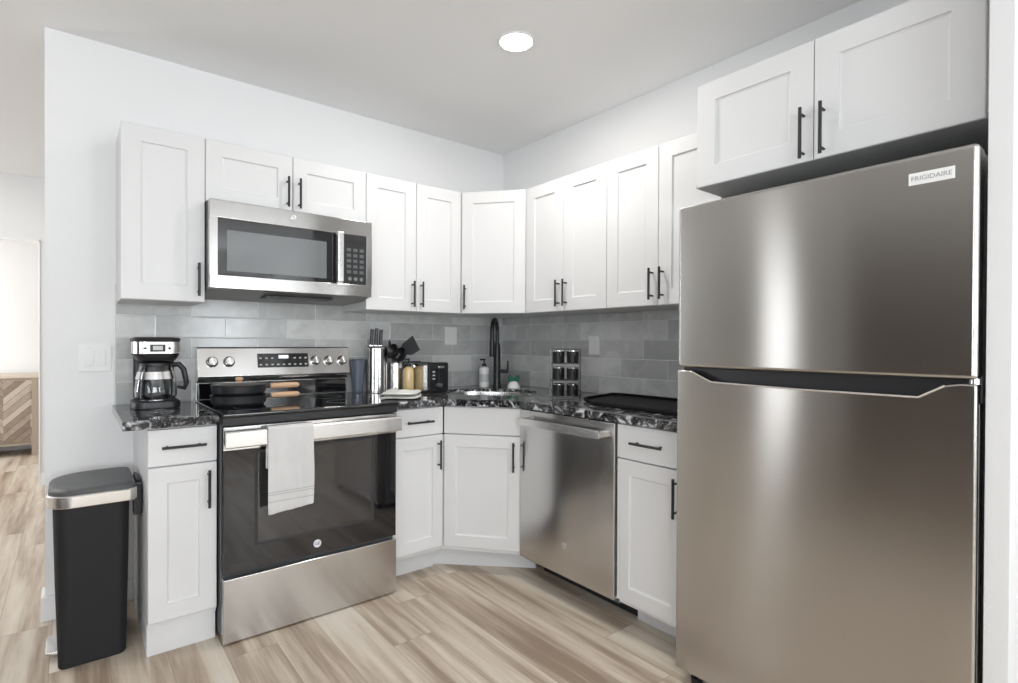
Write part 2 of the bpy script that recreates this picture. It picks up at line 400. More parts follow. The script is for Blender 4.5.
# baseboard on the free end of the range wall, wrapping the corner
def bb(poly_pairs, name):
    mb = MB()
    for (x0, x1, y0, y1) in poly_pairs:
        mb.box(x0, x1, y0, y1, 0, .105, .003)
    return struct(name, mb, TRIM)
bb([(WE-.014, -2.206, -.014, -.0005), (WE-.014, WE-.0005, -.0005, .12)], 'baseboard_back')
bb([(DJ, -.01, 2.836, 2.8495), (LX+.01, DL, 2.836, 2.8495)], 'baseboard_hall')
# tall white panel closing the fridge bay
struct('trim_2', MB().box(-.69, -.0005, -2.789, -2.743, .0005, H-.0005, .002), CAB)

# backsplash: two tiled slabs, local x runs along each wall
def splash(name, length, z0, z1, loc, rz):
    o = MB().box(0, length, -.008, 0, z0, z1, world if False else 0).build(name, TILE)
    o.location = loc; o.rotation_euler = (0, 0, rz); o['kind'] = 'structure'; return o
splash('wall_back_tiles', 2.262, .915, 1.470, (-2.2705, -.0005, 0), 0)
splash('wall_right_tiles', 1.90, .915, 1.3815, (-.0005, -.009, 0), -PI/2)
struct('trim_3', MB().box(-2.279, -2.271, -.011, -.0005, .915, 1.3815, .001), WHP)

# ------------------------------------------------------------------ cabinets
def shaker(mb, x0, x1, z0, z1, y0=0, t=.020, rail=.068, rec=.008, slope=.008):
    """shaker door as one shell; back at y0, front at y0-t"""
    b = bmesh.new(); f = y0-t
    def ring(d, y): return [b.verts.new(p) for p in ((x0+d, y, z0+d), (x1-d, y, z0+d), (x1-d, y, z1-d), (x0+d, y, z1-d))]
    R = [ring(0, y0), ring(0, f+.002), ring(.002, f), ring(rail, f), ring(rail+.002, f+.006), ring(rail+slope, f+rec)]
    b.faces.new(R[0])
    for A, B_ in zip(R, R[1:]):
        for k in range(4): b.faces.new((A[k], A[(k+1) % 4], B_[(k+1) % 4], B_[k]))
    b.faces.new(R[-1]); bmesh.ops.recalc_face_normals(b, faces=b.faces[:])
    mb._add(b)
def pull(name, parent, x, y, z, L=.15, vert=True, R0=.0055, so=.032):
    """bar pull in the local frame of parent (front face at y)"""
    mb = MB(); h = L/2
    if vert:
        mb.tube([(x, y-so, z-h), (x, y-so, z+h)], R0)
        for s in (-1, 1): mb.tube([(x, y, z+s*(h-.02)), (x, y-so, z+s*(h-.02))], .0045, 8)
    else:
        mb.tube([(x-h, y-so, z), (x+h, y-so, z)], R0)
        for s in (-1, 1): mb.tube([(x+s*(h-.02), y, z), (x+s*(h-.02), y-so, z)], .0045, 8)
    return mb.build(name, BLK, parent, world=False)
def door(root, x0, x1, z0, z1, y, hx=None, hz=None, L=.15, name='door', rail=.068):
    mb = MB(); shaker(mb, x0, x1, z0, z1, y, rail=rail); d = mb.build(name, CAB, root, world=False, smooth=False)
    if hx is not None: pull('handle', d, hx, y-.02, hz, L)
    return d
def slab(root, x0, x1, z0, z1, y, handle=True, name='drawer', L=.15):
    d = MB().box(x0, x1, y-.02, y, z0, z1, .002).build(name, CAB, root, world=False)
    if handle: pull('handle', d, (x0+x1)/2, y-.02, (z0+z1)/2 + .002, L, False)
    return d
G = .0015
UB, UT, UD = 1.3824, 2.115, .315
def upper(label, x0, x1, z0, z1, doors, origin, rz, depth=UD, group=None, hl=.145, gap_top=.003):
    """doors: list of (x0, x1, handle side -1/1)"""
    W_ = x1-x0
    r = thing('upper_cabinet', label, 'cabinet', origin, rz)
    MB().box(G, W_-G, -depth, -.0015, z0+.012, z1, .001).build('body', CAB, r, world=False)
    MB().box(G+.001, W_-G-.001, -depth+.001, -.002, z0, z0+.0118).build('bottom_panel', CAB, r, world=False)
    for a, b_, hs in doors:
        hx = (b_-.028) if hs > 0 else (a+.028)
        door(r, a+G, b_-G, z0+.001, z1-gap_top, -depth, hx, z0+.025+hl/2, hl)
    return r
X4, X3, X2, X1 = -2.270, -1.961, -1.199, -.590
Y1, Y2, Y3 = -.641, -1.251, -1.8595
upper('white single-door upper cabinet left of the microwave, above the coffee maker', X4, X3, UB, UT, [(0, X3-X4, 1)], (X4, 0, 0), 0)
upper('short white two-door upper cabinet directly above the microwave', X3, X2, 1.834, UT, [(0, .381, 1), (.381, .762, -1)], (X3, 0, 0), 0)
upper('tall white two-door upper cabinet right of the microwave, above the knife block', X2, X1, UB, UT, [(0, .3045, 1), (.3045, .609, -1)], (X2, 0, 0), 0)
# diagonal corner upper
def diag(name, label, P0, P1, z0, z1, body_poly, kick=None):
    d = Vector((P1[0]-P0[0], P1[1]-P0[1], 0)); a = math.atan2(d.y, d.x)
    nrm = Vector((-math.sin(a), math.cos(a), 0))*.02                   # into the cabinet
    r = thing(name, label, 'cabinet', (P0[0]+nrm.x, P0[1]+nrm.y, 0), a)
    MB().prism(body_poly, z0, z1, 'z', .001).build('body', CAB, r)
    return r, d.length
ru, lu = diag('upper_cabinet', 'diagonal white single-door upper cabinet in the corner above the sink', (X1, -.335), (-.335, Y1), UB, UT,
     [(X1+G, -.0015), (-.0015, -.0015), (-.0015, Y1+G), (-.315, Y1+G), (X1+G, -.315)])
door(ru, .004, lu-.004, UB+.001, UT-.003, 0, .03, UB+.025+.0725, .145)
upper('white two-door upper cabinet on the right wall beside the corner cabinet', 0, Y1-Y2, UB, UT, [(0, .305, 1), (.305, .61, -1)], (0, Y1, 0), -PI/2)
upper('white two-door upper cabinet next to the fridge, above the black tray', 0, Y2-Y3, UB, UT, [(0, .3042, 1), (.3042, .6085, -1)], (0, Y2, 0), -PI/2)
# cabinet over the fridge
r = thing('upper_cabinet', 'deep white two-door cabinet mounted over the stainless refrigerator', 'cabinet', (0, -1.861, 0), -PI/2)
MB().box(G, .849, -.505, -.0015, 1.823, 2.206, .001).box(.849, .880, -.507, -.03, 1.823, 2.206, .001).build('body', CAB, r, world=False)
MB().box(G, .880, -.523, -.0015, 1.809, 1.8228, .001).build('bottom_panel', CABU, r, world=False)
door(r, .004, .4225, 1.812, 2.203, -.505, .4225-.028, 1.90, .165, rail=.073)
door(r, .4255, .848, 1.812, 2.203, -.505, .4255+.030, 1.90, .165, rail=.073)

CT0, CT1 = .879, .914
def base(label, x0, W_, origin, rz, hs, kick_y=-.52, depth=.608, drw=True, kx0=0):
    r = thing('base_cabinet', label, 'cabinet', origin, rz)
    MB().box(G, W_-G, -depth, -.002, .115, CT0-.001, .001).build('body', CAB, r, world=False)
    MB().box(G, W_-G, kick_y-.012, kick_y, .0005, .1145).build('toe_kick', CAB, r, world=False)
    slab(r, .002, W_-.002, .732, .871, -depth)
    hx = W_-.033 if hs > 0 else .033
    door(r, .002, W_-.002, .136, .726, -depth, hx, .625, .15, rail=.062)
    return r
r = base('narrow white base cabinet between the trash can and the range', 0, .237, (-2.203, 0, 0), 0, 1, -.582)
MB().box(.0005, .0185, -.580, -.002, .0005, .1145).build('side_panel', CAB, r, world=False)
base('white base cabinet with one drawer between the range and the corner sink cabinet', 0, .300, (-1.195, 0, 0), 0, 1)
base('white base cabinet with one drawer between the dishwasher and the fridge', 0, .325, (0, -1.566, 0), -PI/2, 1, -.47)
rb, lb = diag('base_cabinet', 'diagonal white corner base cabinet under the sink with a false drawer front', (-.894, -.628), (-.628, -.946), .115, .72,
     [(-.893, -.002), (-.002, -.002), (-.002, -.944), (-.608, -.944), (-.608, -.938), (-.893, -.608)])
MB().box(.006, lb-.006, 0, .018, .721, CT0-.001, .001).build('front_rail', CAB, rb, world=False)
slab(rb, .003, lb-.003, .732, .871, 0, handle=False, name='false_drawer_front')
door(rb, .003, lb-.003, .136, .726, 0, lb-.035, .625, .15, rail=.062)
MB().prism([(-.893, -.521), (-.872, -.521), (-.482, -.893), (-.47, -.893), (-.47, -.88), (-.866, -.505), (-.893, -.505)], .0005, .1145).build('toe_kick', CAB, rb)

# ------------------------------------------------------------------ countertops
t = MB().box(-2.282, -1.963, -.655, -.009, CT0+.0005, CT1, .003).build('countertop', GRAN)
tag(t, 'short polished black granite countertop slab under the coffee maker', 'countertop')
SC = Vector((-.470, -.465, 0)); SA = math.atan2(-.318, .266)
def ell(rx, ry, n=40, p=2.6):
    out = []
    for k in range(n):
        a = 2*PI*k/n; c, s = math.cos(a), math.sin(a)
        x = rx*abs(c)**(2/p)*(1 if c >= 0 else -1); y = ry*abs(s)**(2/p)*(1 if s >= 0 else -1)
        out.append((SC.x + x*math.cos(SA) - y*math.sin(SA), SC.y + x*math.sin(SA) + y*math.cos(SA)))
    return out
def counter_with_hole(outer, inner, z0, z1):
    b = bmesh.new()
    def loop(pts, z): 
        vs = [b.verts.new((x, y, z)) for x, y in pts]
        return vs, [b.edges.new((vs[i], vs[(i+1) % len(vs)])) for i in range(len(vs))]
    for z in (z0, z1):
        vo, eo = loop(outer, z); vi, ei = loop(inner, z)
        bmesh.ops.triangle_fill(b, use_beauty=True, edges=eo+ei)
        if z == z0: lo, li = vo, vi
    for A, B_ in ((lo, vo), (li, vi)):
        n = len(A)
        for i in range(n): b.faces.new((A[i], A[(i+1) % n], B_[(i+1) % n], B_[i]))
    bmesh.ops.recalc_face_normals(b, faces=b.faces[:])
    mb = MB(); mb._add(b); return mb
outer = [(-1.197, -.009), (-.009, -.009), (-.009, -1.893), (-.655, -1.893), (-.655, -.962), (-.902, -.655), (-1.197, -.655)]
t = counter_with_hole(outer, ell(.283, .217), CT0+.0005, CT1).build('countertop', GRAN)
tag(t, 'long polished black granite countertop wrapping the corner with the sink', 'countertop')
# sink
snk = MB(); b = bmesh.new(); rings = []
for rx, ry, z in ((.282, .216, .895), (.2795, .2135, .895), (.278, .212, .892), (.268, .202, .75), (.24, .17, .723), (.03, .03, .718)):
    rings.append([b.verts.new((x, y, z)) for x, y in ell(rx, ry)])
for A, B_ in zip(rings, rings[1:]):
    n = len(A)
    for i in range(n): b.faces.new((A[i], A[(i+1) % n], B_[(i+1) % n], B_[i]))
b.faces.new(rings[-1]); snk._add(b)
so = thing('sink', 'stainless undermount sink bowl set in the corner of the granite counter', 'sink', (SC.x, SC.y, .73))
o = snk.build('bowl', SINKM, so)
MB().lathe([(0, 0), (.028, 0), (.034, .004), (.04, .0045), (.04, .001)], (SC.x, SC.y, .7185)).build('drain', CHR, so)

# faucet
f0 = Vector((-.22, -.22, CT1))
fa = thing('faucet', 'tall matte black pull-down kitchen faucet behind the corner sink', 'faucet', f0)
MB().lathe([(0, 0), (.030, 0), (.030, .006), (.026, .012), (.024, .05), (.023, .27), (.017, .29), (0, .29)], f0).build('body', BLK, fa)
dr = Vector((-.77, -.64, 0)).normalized()
pts = [f0+Vector((0, 0, .19)), f0+Vector((0, 0, .33))]
RR = .074; cz = .370
pts = [f0+Vector((0, 0, .27)), f0+Vector((0, 0, .32)), f0+Vector((0, 0, cz))]
for k in range(1, 13):
    a = PI*k/12*1.0; pts.append(f0 + Vector((0, 0, cz+ RR*math.sin(a))) + dr*(RR-RR*math.cos(a)))
end = pts[-1]; pts.append(end+Vector((0, 0, -.06)))
MB().tube(pts, .0135, 14).build('spout', BLK, fa)
MB().tube([end+Vector((0, 0, -.055)), end+Vector((0, 0, -.07)), end+Vector((0, 0, -.15)), end+Vector((0, 0, -.165))], [.0135, .0175, .019, .016], 14).build('spray_head', BLK, fa)
sd = Vector((.80, -.60, 0))
MB().tube([f0+Vector((0, 0, .105)), f0+sd*.075+Vector((0, 0, .105))], .012, 12).tube([f0+sd*.070+Vector((0, 0, .10)), f0+sd*.072+Vector((0, 0, .175))], [.007, .0055], 10).build('lever', BLK, fa)

# ------------------------------------------------------------------ range
RX0, RX1 = -1.959, -1.2
rg = thing('range', 'stainless electric range with black glass cooktop and oven door', 'stove', ((RX0+RX1)/2, -.35, 0))
MB().box(RX0, RX1, -.655, -.012, .03, .905, .002).build('body', DGR, rg)
MB().box(RX0+.002, RX1-.002, -.697, -.657, .006, .262, .004, 3).build('storage_drawer', STL, rg)
dmb = MB().box(RX0+.002, RX1-.002, -.692, -.657, .278, .868, .004, 3)
od = dmb.build('oven_door', GLS, rg)
MB().box(RX0+.13, RX1-.13, -.6935, -.6921, .385, .755, .0005).build('oven_window', OVG, od)
wf = MB()
for (a, b_, c, d) in ((RX0+.118, RX0+.130, .375, .765), (RX1-.130, RX1-.118, .375, .765), (RX0+.130, RX1-.130, .755, .765), (RX0+.130, RX1-.130, .375, .385)):
    wf.box(a, b_, -.6932, -.6922, c, d)
wf.build('window_border', DARKIN, od)
hmb = MB().prism([(-.748, .795), (-.744, .790), (-.735, .790), (-.728, .800), (-.728, .852), (-.735, .858), (-.744, .856), (-.748, .850)], RX0+.001, RX1-.001, 'x', .001)
for x in (RX0+.02, RX1-.045): hmb.box(x, x+.025, -.730, -.690, .802, .848, .003)
hmb.build('door_handle', STB, od)
MB().box(RX0+.002, RX1-.002, -.6965, -.6925, .775, .867, .001).build('door_top_trim', STL, od)
# logo disc on the door
def logo(parent, M, s, m_disc=WTX, m_t=BLKP):
    d = MB().lathe([(0, 0), (.5*s, 0), (.5*s, .0012), (0, .0012)], seg=28, mtx=M).lathe([(.40*s, .0012), (.44*s, .0018), (.5*s, .0012)], seg=28, mtx=M).build('logo_badge', m_disc, parent)
    text_mesh('logo_letters', 'GE', s*.55, .0003, M @ Matrix.Translation((0, 0, .0016)), m_t, d)
logo(od, Matrix.Translation((-1.583, -.6922, .325)) @ FA, .034)
# cooktop
MB().box(RX0-.001, RX1+.001, -.705, -.075, .906, .922, .005, 3).build('cooktop', GLS, rg)
for (bx_, by_, br) in ((-1.78, -.26, .075), (-1.40, -.26, .09), (-1.78, -.52, .10), (-1.40, -.52, .075)):
    MB().lathe([(br-.0015, 0), (br-.0015, .0004), (br, .0004), (br, 0)], (bx_, by_, .9221), 48).build('burner_ring', DGR, rg)
MB().box(RX0, RX1, -.697, -.657, .872, .905, .003).build('front_trim', BLKP, rg)
# backguard
MB().prism([(-.012, .9225), (-.012, 1.180), (-.060, 1.180), (-.066, 1.174), (-.096, 1.036), (-.090, 1.020), (-.060, 1.012), (-.052, 1.004), (-.052, .9225)], RX0+.008, RX1+.014, 'x', .0015).build('backguard', STL, rg)
MB().box(RX0+.018, RX1+.004, -.056, -.0525, .926, 1.001, .0005).build('vent_panel', GLS, rg)
pn = Vector((0, -1, -.2097)).normalized()
def onpanel(x, z):
    tt = (1.174-z)/(1.174-1.036); return Vector((x, -.066-.030*tt-.0005, z))
zax = Vector((0, -.124, .026)).normalized()*1.0
# frame on tilted face: local z outward, local y up along face
fy = Vector((0, .030, .138)).normalized(); fz = Vector((1, 0, 0)).cross(fy); 
def panelM(x, z):
    m = Matrix((Vector((1, 0, 0)), fy, fz)).transposed().to_4x4(); m.translation = onpanel(x, z); return m
dsp = MB().box(-.130, .130, -.037, .037, 0, .002, .001, mtx=panelM(-1.548, 1.110)).build('control_display', GLS, rg)
MB().box(-.025, .025, .010, .027, .0021, .003, mtx=panelM(-1.548, 1.110)).build('clock', DISP, dsp)
for i in range(9):
    for j in range(2):
        xx = -.115+.0288*i
        if j == 1 and 3 <= i <= 5: continue
        MB().box(xx-.006, xx+.006, -.022+.034*j-.004, -.022+.034*j+.004, .0021, .003, .0008, 1, mtx=panelM(-1.548, 1.110)).build('button', GRP, dsp)
for kx in (-1.888, -1.812, -1.380, -1.305, -1.228):
    k = MB().lathe([(0, .0005), (.027, .0005), (.027, .005), (.022, .009), (.021, .026), (.018, .029), (0, .029)], seg=28, mtx=panelM(kx, 1.106)).build('knob', STL, rg)
    MB().box(-.0045, .0045, -.020, .020, .029, .035, .002, mtx=panelM(kx, 1.106) @ Matrix.Rotation(.25, 4, 'Z')).build('knob_grip', STB, k)
for x in (RX0+.05, RX1-.05):
    for y in (-.62, -.06): MB().lathe([(0, 0), (.018, 0), (.018, .006), (.01, .01), (.01, .03), (0, .03)], (x, y, .0002), 12).build('foot', BLKP, rg)

# pans on the cooktop
def pan(label, c, r, h, hlen, ha, m=NONST):
    p = thing('frying_pan', label, 'pan', c)
    MB().lathe([(0, 0), (r*.86, 0), (r*.97, .012), (r, h), (r+.003, h+.001), (r-.002, h), (r*.95, .013), (r*.84, .003), (0, .003)], c, 48).build('pan_body', m, p)
    d = Vector((math.cos(ha), math.sin(ha), 0)); c = Vector(c)
    a = c + d*(r-.002) + Vector((0, 0, h*.72))
    MB().tube([a, a+d*.01+Vector((0, 0, .001)), a+d*.022+Vector((0, 0, .002))], [.010, .0085, .009], 10).build('handle_bracket', BLK, p)
    s = a+d*.022+Vector((0, 0, .002))
    MB().tube([s, s+d*.004, s+d*hlen*.5, s+d*(hlen-.01), s+d*hlen], [.008, .0125, .0135, .0125, .007], 14).build('handle', WOODH, p)
    return p
pc = Vector((-1.83, -.375, .9226))
pan('lower black frying pan of the stack on the range, wooden handle', pc, .116, .044, .135, .02)
pc2 = pc+Vector((.001, .003, .0455))
p = pan('upper black pan of the stack on the range, wooden handle and lid', pc2, .115, .042, .135, .03)
MB().lathe([(.112, .0), (.113, .003), (.08, .007), (.03, .009), (0, .009)], pc2+Vector((0, 0, .0425)), 40).build('lid', NONST, p)
MB().lathe([(0, 0), (.008, 0), (.009, .008), (.016, .014), (.017, .022), (.010, .027), (0, .027)], pc2+Vector((0, 0, .0512)), 20).build('lid_knob', WOODH, p)

# towel over the oven handle
def drape_towel():
    b = bmesh.new(); nu, path = 26, []
    zt = .8605; yf, yb = -.7545, -.7235
    for k in range(22): path.append((yf, .524 + (zt-.012-.524)*k/21))
    for k in range(7):
        a = PI*k/6; path.append(((yf+yb)/2 - (yb-yf)/2*math.cos(a), zt-.006 + .010*math.sin(a)))
    for k in range(12): path.append((yb+.0, zt-.012 - .16*(k+1)/12))
    rows = []
    for j, (y, z) in enumerate(path):
        row = []
        for i in range(nu):
            s = i/(nu-1); x = -1.806 + s*.184
            dep = max(0, (zt-z))
            front = j < 22
            wob = .004*math.sin(s*9+z*7)*min(1, dep*6) + .003*math.sin(s*21+1.3+z*3)*min(1, dep*4)
            x2 = x + .006*math.sin(z*12)*min(1, dep*4)*(s-.2)
            zz = z - (.018*(1-s) if front else 0)*min(1, dep/.36)
            yy = y - (abs(wob)+.0005 if front else 0)
            row.append(b.verts.new((x2, yy, zz)))
        rows.append(row)
    for A, B_ in zip(rows, rows[1:]):
        for i in range(nu-1): b.faces.new((A[i], A[i+1], B_[i+1], B_[i]))
    bmesh.ops.recalc_face_normals(b, faces=b.faces[:])
    mb = MB(); mb._add(b); o = mb.build('dish_towel', CLOTH)
    md = o.modifiers.new('thick', 'SOLIDIFY'); md.thickness = .0035; md.offset = 0
    ss = o.modifiers.new('sub', 'SUBSURF'); ss.levels = ss.render_levels = 1
    local(o, (-1.714, -.74, .86)); return o
tw = drape_towel(); tag(tw, 'light grey cotton dish towel hanging over the oven door handle', 'towel')

# ------------------------------------------------------------------ microwave
mw = thing('microwave', 'stainless over-the-range microwave mounted above the range', 'microwave', ((RX0+RX1)/2, -.2, 1.44))
MZ0, MZ1 = 1.440, 1.832; MF = -.412
MB().box(RX0+.001, RX1-.001, -.375, -.0095, MZ0+.02, MZ1, .001).build('body', DGR, mw)
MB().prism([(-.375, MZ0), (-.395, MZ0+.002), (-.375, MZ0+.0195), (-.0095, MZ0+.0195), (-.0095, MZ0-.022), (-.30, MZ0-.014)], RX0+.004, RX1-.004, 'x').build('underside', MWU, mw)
MB().box(RX0+.25, RX1-.18, -.345, -.25, MZ0-.022, MZ0-.012, .001).build('vent_grille', BLKP, mw)
# stainless front frame around glass door and control panel
def framepoly():
    mb = MB()
    A = RX0+.001; D = RX1-.001; gx0, gx1 = -1.925, -1.388; px0, px1 = -1.350, -1.232; gz0, gz1 = 1.503, 1.752; 
    mb.box(A, D, MF, -.376, gz1, MZ1, .004, 3); mb.box(A, D, MF, -.376, MZ0+.002, gz0, .004, 3)
    mb.box(A, gx0, MF, -.376, gz0-.003, gz1+.003, .001); mb.box(px1, D, MF, -.376, gz0-.003, gz1+.003, .001)
    mb.box(gx1, px0, MF+.008, -.376, gz0-.003, gz1+.003, .001)
    return mb
framepoly().build('front_frame', STM, mw)
dw_ = MB().box(-1.925, -1.388, MF+.003, -.376, 1.503, 1.752).build('door_glass', GLS, mw)
MB().box(-1.888, -1.440, MF+.0015, MF+.0029, 1.522, 1.703, .0005).build('window_screen', MWG, dw_)
MB().box(-1.396, -1.366, MF-.036, MF-.024, 1.508, 1.756, .004, 3).box(-1.388, -1.374, MF-.026, MF+.004, 1.53, 1.545, .002).box(-1.388, -1.374, MF-.026, MF+.004, 1.72, 1.735, .002).build('door_handle', STB, mw)
cp = MB().box(-1.350, -1.232, MF+.003, -.376, 1.503, 1.752).build('control_panel', BLKP, mw)
MB().box(-1.335, -1.247, MF+.0015, MF+.0028, 1.712, 1.738).build('display', GLS, cp)
for i in range(3):
    for j in range(5):
        x = -1.325+.034*i; z = 1.565+.028*j
        MB().box(x-.011, x+.011, MF+.0012, MF+.0028, z-.008, z+.008, .001, 1).build('button', DGR, cp)
for x in (-1.322, -1.291, -1.260): MB().lathe([(0, 0), (.010, 0), (.010, .006), (0, .006)], seg=16, mtx=Matrix.Translation((x, MF+.003, 1.530)) @ FA).build('dial', CHR, cp)
logo(mw, Matrix.Translation((-1.60, MF-.0002, 1.800)) @ FA, .024, STB, TXT)

# ------------------------------------------------------------------ dishwasher
DY0, DY1 = -.9505, -1.5625
dw = thing('dishwasher', 'built-in stainless dishwasher between the sink cabinet and the right base cabinet', 'dishwasher', (-.3, -1.257, 0))
MB().box(-.600, -.03, DY1, DY0, .10, CT0-.004, .001).build('body', DGR, dw)
MB().box(-.640, -.601, DY1+.001, DY0-.001, .125, CT0-.006, .004, 3).build('door', STL, dw)
MB().box(-.470, -.458, DY1+.002, DY0-.002, .004, .0995, .001).box(-.4575, -.04, DY1+.004, DY0-.004, .03, .0995).build('toe_kick', BLKP, dw)
MB().prism(rrect(DY1+.045, DY0-.045, .802, .838, (.008,)*4, 4), -.690, -.677, 'x', .002).box(-.678, -.639, DY1+.05, DY1+.075, .806, .834, .002).box(-.678, -.639, DY0-.075, DY0-.05, .806, .834, .002).build('handle', STB, dw)
logo(dw, Matrix.Translation((-.6402, -1.27, .27)) @ FB, .030, STB, TXT)

# ------------------------------------------------------------------ refrigerator
FX, FY0, FY1, FT = -.720, -1.912, -2.733, 1.696
fr = thing('refrigerator', 'large stainless top-freezer refrigerator on the right', 'refrigerator', (-.35, -2.33, 0))
MB().box(-.648, -.035, FY1+.004, FY0-.004, .03, FT-.006, .006, 3).build('body', GRP, fr)
MB().box(-.640, -.05, FY1+.02, FY0-.02, .001, .0295).build('base_grille', BLKP, fr)
MB().box(FX, -.655, FY1, FY0, 1.124, FT, .012, 4).build('freezer_door', STF, fr)
ft = 1.114; q = .012
poly = [(FY0, .045), (FY0, ft), (-1.965, ft), (-2.045, 1.080), (-2.330, 1.075), (-2.618, 1.076), (-2.672, 1.109), (-2.70, ft), (FY1, ft), (FY1, .045)]
ld = MB().prism([(a, b_) for a, b_ in poly], FX, -.690, 'x', .006, 3).box(-.6895, -.655, FY1, FY0, .045, 1.065, .002).build('refrigerator_door', STF, fr)
MB().box(-.682, -.656, FY1+.004, FY0-.004, 1.0655, 1.1225, .001).build('handle_recess', BLKP, ld)
lip = [(-1.965, 1.113), (-2.045, 1.079), (-2.330, 1.074), (-2.618, 1.075), (-2.672, 1.108)]
MB().tube([(FX+.002, a, b_-.001) for a, b_ in lip], .0035, 8).build('handle_lip', STB, ld)
MB().tube([(-.685, -2.722, 1.112), (-.685, -2.722, 1.126)], .012, 14).build('hinge', CHR, fr)
bd = MB().box(FX-.0025, FX-.0002, -2.688, -2.594, 1.619, 1.650, .0008).build('name_badge', WHP, fr)
text_mesh('badge_lettering', 'FRIGIDAIRE', .0165, .0003, Matrix.Translation((FX-.0028, -2.641, 1.6345)) @ FB, TXT, bd)
for y in (FY0-.06, FY1+.06): MB().lathe([(0, 0), (.02, 0), (.02, .02), (0, .02)], (-.675, y, .0002), 14).lathe([(0, .02), (.01, .02), (.01, .045), (0, .045)], (-.675, y, .0002), 14).build('foot', BLKP, fr)

# ------------------------------------------------------------------ trash can
tc = thing('trash_can', 'slim black step trash can with grey lid beside the left base cabinet', 'trash can', (-2.36, -.31, 0))
def canring(z, ins): return rrect(-2.478+ins, -2.250-ins*.6, -.490+ins, -.160-ins, (.05, .035, .035, .095), 8)
def loft(rings):
    b = bmesh.new(); R = [[b.verts.new((x, y, z)) for x, y in pts] for pts, z in rings]
    b.faces.new(R[0]); b.faces.new(R[-1])
    for A, B_ in zip(R, R[1:]):
        n = len(A)
        for i in range(n): b.faces.new((A[i], A[(i+1) % n], B_[(i+1) % n], B_[i]))
    bmesh.ops.recalc_face_normals(b, faces=b.faces[:]); mb = MB(); mb._add(b); return mb
loft([(rrect(-2.463, -2.262, -.500, -.176, (.022, .025, .03, .08), 8), .001), (rrect(-2.466, -2.259, -.503, -.172, (.024, .027, .03, .08), 8), .008), (canring(0, .002), .30), (canring(0, -.004), .590)]).build('bin_body', CANP, tc)
def lidring(i): return rrect(-2.502+i, -2.222-i, -.508+i, -.142-i, (.085, .03, .03, .125), 10)
loft([(lidring(.002), .5905), (lidring(0), .594), (lidring(0), .632), (lidring(.003), .636)]).build('steel_rim', STB, tc)
loft([(lidring(.006), .6365), (lidring(.006), .648), (lidring(.012), .656), (lidring(.03), .660)]).build('lid', LID, tc)
MB().box(-2.2205, -2.2065, -.40, -.24, .575, .645, .004).box(-2.235, -2.2065, -.47, -.43, .52, .640, .004).build('hinge_housing', BLKP, tc)
MB().prism(rrect(-2.505, -2.462, -.40, -.24, (.02, .003, .003, .02), 5), .020, .030, 'z', .002).build('pedal', STB, tc)

# ------------------------------------------------------------------ coffee maker
cm = Vector((-2.134, -.195, CT1+.0005))
k = thing('coffee_maker', 'black and stainless drip coffee maker on the left counter', 'coffee maker', cm)
def xy(sx, sy): return rrect(cm.x-sx, cm.x+sx, cm.y-sy, cm.y+sy, (.045, .045, .03, .03), 6)
loft([(xy(.088, .10), CT1+.0008), (xy(.090, .102), CT1+.008), (xy(.088, .100), CT1+.030), (xy(.080, .09), CT1+.036)]).build('base', BLKP, k)
MB().lathe([(0, 0), (.062, 0), (.062, .003), (0, .003)], (cm.x, cm.y-.02, CT1+.0362), 32).build('warming_plate', CHR, k)
MB().box(cm.x-.078, cm.x+.078, cm.y+.045, cm.y+.096, CT1+.034, CT1+.245, .012, 3).build('water_tank', BLKP, k)
loft([(xy(.072, .088), CT1+.212), (xy(.086, .100), CT1+.238), (xy(.088, .104), CT1+.290), (xy(.088, .104), CT1+.294)]).build('head', BLKP, k)
loft([(xy(.088, .104), CT1+.2945), (xy(.090, .106), CT1+.299), (xy(.086, .10), CT1+.309), (xy(.07, .085), CT1+.312)]).build('lid', BLKP, k)
b = MB(); pr = rrect(cm.x-.0885, cm.x+.0885, cm.y-.1065, cm.y+.05, (.045, .045, .001, .001), 8)
b.prism(pr, CT1+.240, CT1+.2915, 'z', .001).build('steel_band', STB, k)
MB().box(cm.x-.030, cm.x+.026, cm.y-.109, cm.y-.1062, CT1+.249, CT1+.280, .002).build('display_frame', BLKP, k)
MB().box(cm.x-.020, cm.x+.016, cm.y-.1102, cm.y-.1092, CT1+.256, CT1+.274).build('display', GRP, k)
for dx in (-.048, .042): MB().lathe([(0, 0), (.006, 0), (.006, .003), (0, .003)], seg=14, mtx=Matrix.Translation((cm.x+dx, cm.y-.1064, CT1+.264)) @ FA).build('button', BLKP, k)
cc = (cm.x, cm.y-.022, CT1+.0395)
ca = MB().lathe([(0, 0), (.068, 0), (.079, .010), (.081, .035), (.076, .085), (.062, .140), (.060, .148), (.0575, .148), (.0595, .139), (.073, .084), (.078, .035), (.076, .011), (.066, .003), (0, .003)], cc, 40).build('carafe', CARG, k)
MB().lathe([(.0608, .147), (.064, .147), (.064, .158), (.050, .166), (0, .167), (0, .156), (.0598, .150)], cc, 32).build('carafe_lid', BLKP, ca)
MB().lathe([(.0755, .090), (.0780, .090), (.0700, .122), (.0680, .122)], cc, 40).build('carafe_band', CHR, ca)
hd = Vector((.93, -.37, 0)).normalized(); c0 = Vector(cc)
MB().tube([c0+hd*.064+Vector((0, 0, .150)), c0+hd*.090+Vector((0, 0, .152)), c0+hd*.108+Vector((0, 0, .130)), c0+hd*.120+Vector((0, 0, .070)), c0+hd*.112+Vector((0, 0, .045)), c0+hd*.083+Vector((0, 0, .052))], [.011, .012, .012, .011, .010, .007], 10).build('carafe_handle', BLKP, ca)

# ------------------------------------------------------------------ counter items
Z0 = CT1+.0006
